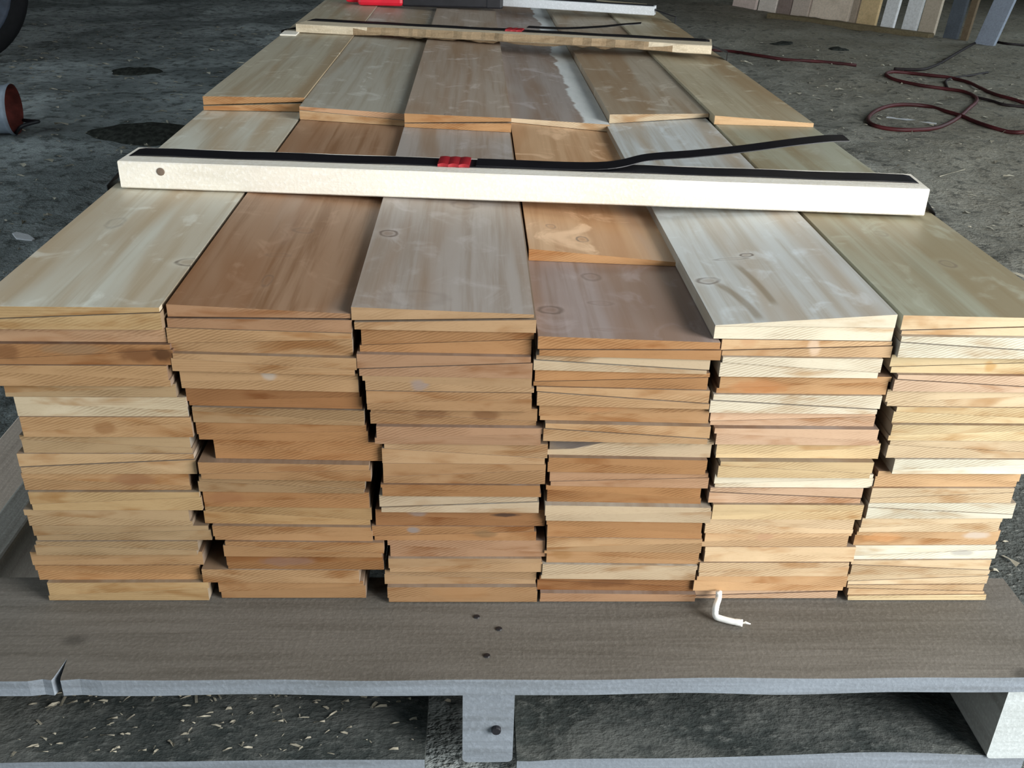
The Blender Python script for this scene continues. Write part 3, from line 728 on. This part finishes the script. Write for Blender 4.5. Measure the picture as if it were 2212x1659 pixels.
# ------------------------------------------------------------------ floor things
def fp(u, v, dz=0.0):
    p = onZ(u, v, FZ)
    for _ in range(3):
        p = onZ(u, v, floor_h(p.x, p.y)+dz)
    return p
def hz(zx, zy): return (1850+zx/5.185, 60+zy/5.185)
def tubeobj(name, zpts, rad, mt, label, cat, conv=True):
    pts = [fp(*(hz(*z) if conv else z), dz=rad*.9) for z in zpts]
    o = MB(); o.tube(smooth_path(pts, 6), rad, 8); return tag(o.build(name, mt, smooth=True), label, cat)
tubeobj('air_hose', [(2050,1150),(1870,1170),(1700,1165),(1500,1110),(1300,1040),(1170,985),(1000,935),(800,880),(550,860),(350,880),(200,940),(130,1020),(180,1085),(350,1130),
  (600,1145),(850,1130),(1000,1085),(1150,1000),(1250,910),(1340,830),(1330,775),(1200,715),(1000,685),(750,650),(500,600),(380,560),(330,520),(400,495),(600,508),(850,535),
  (1050,560),(1250,610),(1400,680),(1550,745),(1750,800),(1900,845),(2100,860)], .0075, M_HOSE, 'dark red rubber hose looped on the dirt floor at right', 'hose')
tubeobj('cord', [(420,460),(600,468),(750,465),(850,435),(950,390),(1150,270),(1350,165),(1500,150),(1700,180),(1950,200)], .007, M_CORD, 'dark cord curving across the floor above the red hose loops', 'cord')
tubeobj('cord', [(1470,500),(1280,535),(1100,560),(1000,600),(1020,680)], .006, M_CORD, 'short dark cord end crossing the upper hose loop', 'cord')
tubeobj('cord', [(1330,775),(1500,815),(1650,860),(1870,885),(2100,890)], .006, M_CORD, 'thin dark cord running off right from the hose crossing', 'cord')
tubeobj('air_hose', [(1535,108),(1580,111),(1640,120),(1700,129),(1770,133),(1850,141)], .0075, M_HOSE, 'straight piece of dark red hose leading to the right of the rear batten', 'hose', conv=False)
tubeobj('strap_offcut', [(2172,344),(2190,345),(2212,350),(2240,353)], .008, M_CORD, 'short black strap offcut on the floor at the right edge', 'strap')

# tipped-over tin with rusty inside, left edge
c0 = fp(18, 298); R0 = .078
ctr = Vector((c0.x-.005, c0.y+.05, floor_h(c0.x, c0.y)+R0))
tin = tag(empty('tin_bucket', (ctr.x, ctr.y, ctr.z-R0)), 'small pale tin lying on its side with rusty red inside, at left edge', 'bucket')
Mx = Matrix.Translation(ctr) @ Matrix.Rotation(math.radians(5), 4, 'Z') @ Matrix.Rotation(math.radians(90), 4, 'Y')
q = MB(); q.lathe([(.0001,-.16),(R0*.92,-.16),(R0*.95,-.15),(R0*.95,.0),(R0,.006),(R0*1.03,.012),(R0,.018)], 32, 0, Mx); q.build('shell', M_TIN, tin, smooth=True)
q = MB(); q.lathe([(R0*.985,.018),(R0*.90,.004),(R0*.86,-.03),(.0001,-.035)], 32, 0, Mx); q.build('inside', M_RUST, tin, smooth=True)
hp = [ctr+Vector((.012, -R0*.2, -R0*.95)), ctr+Vector((.05, -R0*.5, -R0*.55)), ctr+Vector((.085, -R0*.1, -R0*.45)), ctr+Vector((.06, R0*.6, -R0*.6)), ctr+Vector((.012, R0*.8, -R0*.6))]
q = MB(); q.tube(smooth_path(hp, 6), .006, 8); q.build('dark_loop', M_BLACK, tin, smooth=True)  # thin dark loop at the mouth of the tin

# dark wheel at top-left corner
w0 = fp(-40, 150); Rw = .34
wc = Vector((w0.x-.155, w0.y+.10, floor_h(w0.x, w0.y)+Rw-.01))
wh = tag(empty('wheel', (wc.x, wc.y, wc.z-Rw)), 'dark rubber wheel with blue-grey hub standing at the top left corner', 'wheel')
Mw = Matrix.Translation(wc) @ Matrix.Rotation(math.radians(28), 4, 'Z') @ Matrix.Rotation(math.radians(90), 4, 'X')
q = MB(); q.lathe([(Rw*.80,-.05),(Rw*.86,-.06),(Rw*.95,-.055),(Rw,-.035),(Rw,.035),(Rw*.95,.055),(Rw*.86,.06),(Rw*.80,.05)], 48, 0, Mw); q.build('tyre', M_TYRE, wh, smooth=True)
q = MB(); q.lathe([(.0001,.03),(.06,.03),(.07,.02),(Rw*.6,.015),(Rw*.75,.05),(Rw*.81,.05),(Rw*.81,-.05),(Rw*.6,-.02),(.0001,-.02)], 40, 0, Mw); q.build('rim', M_RIM, wh, smooth=True)

# boards standing at the back right
STAND = [(1580,1631,12,(232,210,201)),(1635,1674,19,(238,224,212)),(1676,1705,22,(154,136,128)),(1706,1744,28,(210,193,179)),(1746,1829,33,(238,218,198)),(1831,1845,40,(179,162,144)),
         (1847,1889,45,(224,195,150)),(1899,1928,58,(238,238,238)),(1944,1976,66,(238,238,238)),(1980,2016,76,(195,181,162)),(2035,2066,92,(92,98,106)),(2072,2088,94,(120,104,84)),(2103,2146,96,(150,158,172))]
SLAB = ['pinkish plank at the left end of the standing row', 'pale pink plank, second in the standing row', 'narrow dim brown plank between pink ones in the standing row', 'greyish plank left of the widest one in the standing row',
        'widest pale plank in the standing row at back right', 'very narrow grey strip right of the widest standing plank', 'tan plank just left of the dark gap in the standing row', 'whitish plank between two dark gaps in the standing row',
        'creamy plank right of the second dark gap in the standing row', 'grey-brown plank ending the light standing row', 'dark slate-blue plank standing in the right corner', 'thin brown stick between two blue-grey planks in the corner', 'pale blue-grey plank leaning in the right corner']
bl0 = fp(1580, 12); bl1 = fp(2016, 77); dn = (bl1-bl0); dn.z = 0; dn.normalize(); nb = Vector((-dn.y, dn.x, 0)); nb = nb if nb.y > 0 else -nb
def on_line(u, off):
    """floor point under image column u on the row's base line, moved off behind it"""
    o_ = bl0+nb*off; best = None
    for k in range(4000):
        t = k*.0008*2; p = o_+dn*t; d = p-CAM; w = PW/2+FPX*d.dot(CR)/d.dot(CF)
        if best is None or abs(w-u) < best[0]: best = (abs(w-u), p)
    return best[1]
for (u0, u1, v, rgb), lb in zip(STAND, SLAB):
    off = (-.10 if u0 > 2100 else -.03) if u0 > 2020 else random.choice([0, .004, .008])
    A = on_line(u0+1, off); B = on_line(u1-1, off); z0 = FZ-.004
    A = Vector((A.x, A.y, z0)); B = Vector((B.x, B.y, z0))
    lean = nb*.28; top = 1.9+random.uniform(-.2, .3); sk = Vector((0, 0, 0))
    if u0 > 2100: sk = dn*.25
    q = MB(); T = nb*.025; up = Vector((0, 0, top))+lean+sk
    V = [A, B, B+T, A+T, A+up, B+up, B+up+T, A+up+T]
    q.add(V, [(3,2,1,0),(4,5,6,7),(0,1,5,4),(1,2,6,5),(2,3,7,6),(3,0,4,7)])
    o = q.build('plank', mat_rough_wood('standing_plank_wood', rgb, 'x', contrast=.35), loc=tuple(A), bevel=.002)
    tag(o, lb, 'plank', 'planks standing along the wall at back right')
# sill timber in front of the planks
p0 = fp(1655, 40); p1 = fp(2005, 82); d = (p1-p0); d.z = 0; dn = d.normalized(); nb = Vector((-dn.y, dn.x, 0)); nb = nb if nb.y > 0 else -nb
q = MB(); V = []
A = Vector((p0.x, p0.y, FZ-.01)); B = Vector((p1.x, p1.y, FZ-.01)); T = nb*.07; up = Vector((0,0,.035))
q.add([A,B,B+T,A+T,A+up,B+up,B+up+T,A+up+T], [(3,2,1,0),(4,5,6,7),(0,1,5,4),(1,2,6,5),(2,3,7,6),(3,0,4,7)])
tag(q.build('sill_timber', mat_rough_wood('sill_wood', (120,108,84), 'x'), bevel=.004), 'low sawdust-covered timber on the floor in front of the standing planks', 'timber')

# pale plank lying on the floor along the left of the pallet
z0 = -.045; pA = onZ(0, 1000, z0); pB = onZ(0, 1090, z0)
q = MB(); q.box(pA.x+.0, pB.x-.0, .0-.6, 2.2, z0-.085, z0)
wl = pB.x-pA.x
lp = MB(); lp.box(-.725, -.632, .02, 2.0, FZ+.001, FZ+.045)
tag(lp.build('plank', mat_rough_wood('pale_pink_plank', (206,190,176), 'y', contrast=.3), bevel=.003), 'pale pinkish plank lying on the floor along the left side of the pallet', 'plank')

# dark damp clumps on the dirt
def clump(u, v, rx, ry, h, label, seed):
    c = fp(u, v); q = MB(); n = 28; mm = 8; V = [(c.x, c.y, floor_h(c.x, c.y)+h)]; F = []
    for j in range(1, mm+1):
        for k in range(n):
            a = 2*math.pi*k/n; r = j/mm*(1+.35*mnoise.noise((math.cos(a)*1.5+seed, math.sin(a)*1.5, seed)))
            x = c.x+rx*r*math.cos(a); y = c.y+ry*r*math.sin(a)
            z = floor_h(x, y)+h*(1-(j/mm)**2)+.012*mnoise.noise((x*30, y*30, seed))*(1-j/mm)-(.006 if j == mm else 0)
            V.append((x, y, z))
    for k in range(n): F.append((0, 1+k, 1+(k+1) % n))
    for j in range(mm-1):
        for k in range(n): F.append((1+j*n+k, 1+(j+1)*n+k, 1+(j+1)*n+(k+1) % n, 1+j*n+(k+1) % n))
    q.add(V, F); tag(q.build('bark_clump', M_MULCH, smooth=True), label, 'bark')
clump(330, 292, .20, .13, .030, 'larger dark damp bark clump left of the stack near the front batten', 1.0)
clump(300, 158, .13, .07, .020, 'smaller dark clump on the dirt behind the tipped tin', 4.0)
clump(1690, 96, .07, .05, .015, 'small dark clump on sawdust below the standing planks', 6.0)
clump(1810, 108, .06, .05, .015, 'small dark clump on sawdust right of the straight hose', 8.0)
# white offcut in the hose loop and a straw
def chip(u0, v0, u1, v1, w, label, name='wood_offcut'):
    A = fp(u0, v0); B = fp(u1, v1); q = MB(); d = (B-A); nb = Vector((-d.y, d.x, 0)).normalized()*w; z = Vector((0,0,.003))
    V = [A-nb*.3, A+nb*.5, B+nb*.2, B-nb*.6]; mid = (A+B)/2
    V = [A-nb*.2, mid-nb*.9, B-nb*.15, B+nb*.25, mid+nb*.7, A+nb*.4]
    q.add([v+z for v in V]+[v-z*.2 for v in V], [(0,1,2,3,4,5),(11,10,9,8,7,6)]+[(i,(i+1)%6,6+(i+1)%6,6+i) for i in range(6)])
    tag(q.build(name, M_CHIP if name == 'straw' else M_STICK3), label, 'wood scrap')
chip(1915, 254, 2022, 268, .022, 'white wood offcut inside the lower hose loop')
chip(2104, 199, 2143, 191, .004, 'thin yellow straw lying beside the hose crossing', 'straw')
chip(2030, 382, 2085, 366, .003, 'thin pale straw on the floor right of the front batten', 'straw')
chip(30, 505, 72, 520, .02, 'grey-white wood scrap on the dirt at the far left', 'wood_offcut')

# wood shavings: nobody could count them
q = MB(); rs = random.Random(11)
def flake(x, y, z, s, asp=None):
    a = rs.uniform(0, math.pi) if rs.random() < .5 else rs.gauss(.25, .35); L = s*rs.uniform(.6, 1.6); w = s*rs.uniform(.12, .4)
    ca, sa = math.cos(a), math.sin(a); t1, t2 = rs.uniform(0, .35)*s, rs.uniform(.0, .25)*s
    V = []
    for (f, g, h) in [(-L/2,-w/2,t1),(0,-w/2,t2),(L/2,-w/2,0),(L/2,w/2,t2*.5),(0,w/2,t1*.8),(-L/2,w/2,0)]:
        V.append((x+f*ca-g*sa, y+f*sa+g*ca, z+h+.001))
    q.add(V, [(0,1,4,5),(1,2,3,4)])
for _ in range(3600):
    x = rs.uniform(-2.6, 3.0); y = rs.uniform(-.1, 5.0)
    if -.60 < x < .50 and y < 2.4: continue
    flake(x, y, floor_h(x, y), rs.choice([.008, .012, .016, .03]))
for _ in range(170):
    x = rs.uniform(-.5, -.075); y = rs.gauss(.10, .10)
    if y < .0: y = abs(y)
    flake(x, y, floor_h(x, y), .010)
for _ in range(160):
    x = rs.uniform(-.5, -.11); flake(x, -.008-.082*rs.random()**1.6, bz, rs.choice([.003, .005, .007, .009]))
for _ in range(60):
    x = rs.uniform(0, .43); y = rs.uniform(0, .35); flake(x, y, floor_h(x, y), .010)
for _ in range(40):
    x = rs.uniform(.50, .66); y = rs.uniform(-.1, .5); flake(x, y, floor_h(x, y), .018)
tag(q.build('wood_shavings', M_CHIP, fixn=False), 'scattered pale wood shavings on the dirt floor', 'shavings', kind='stuff')
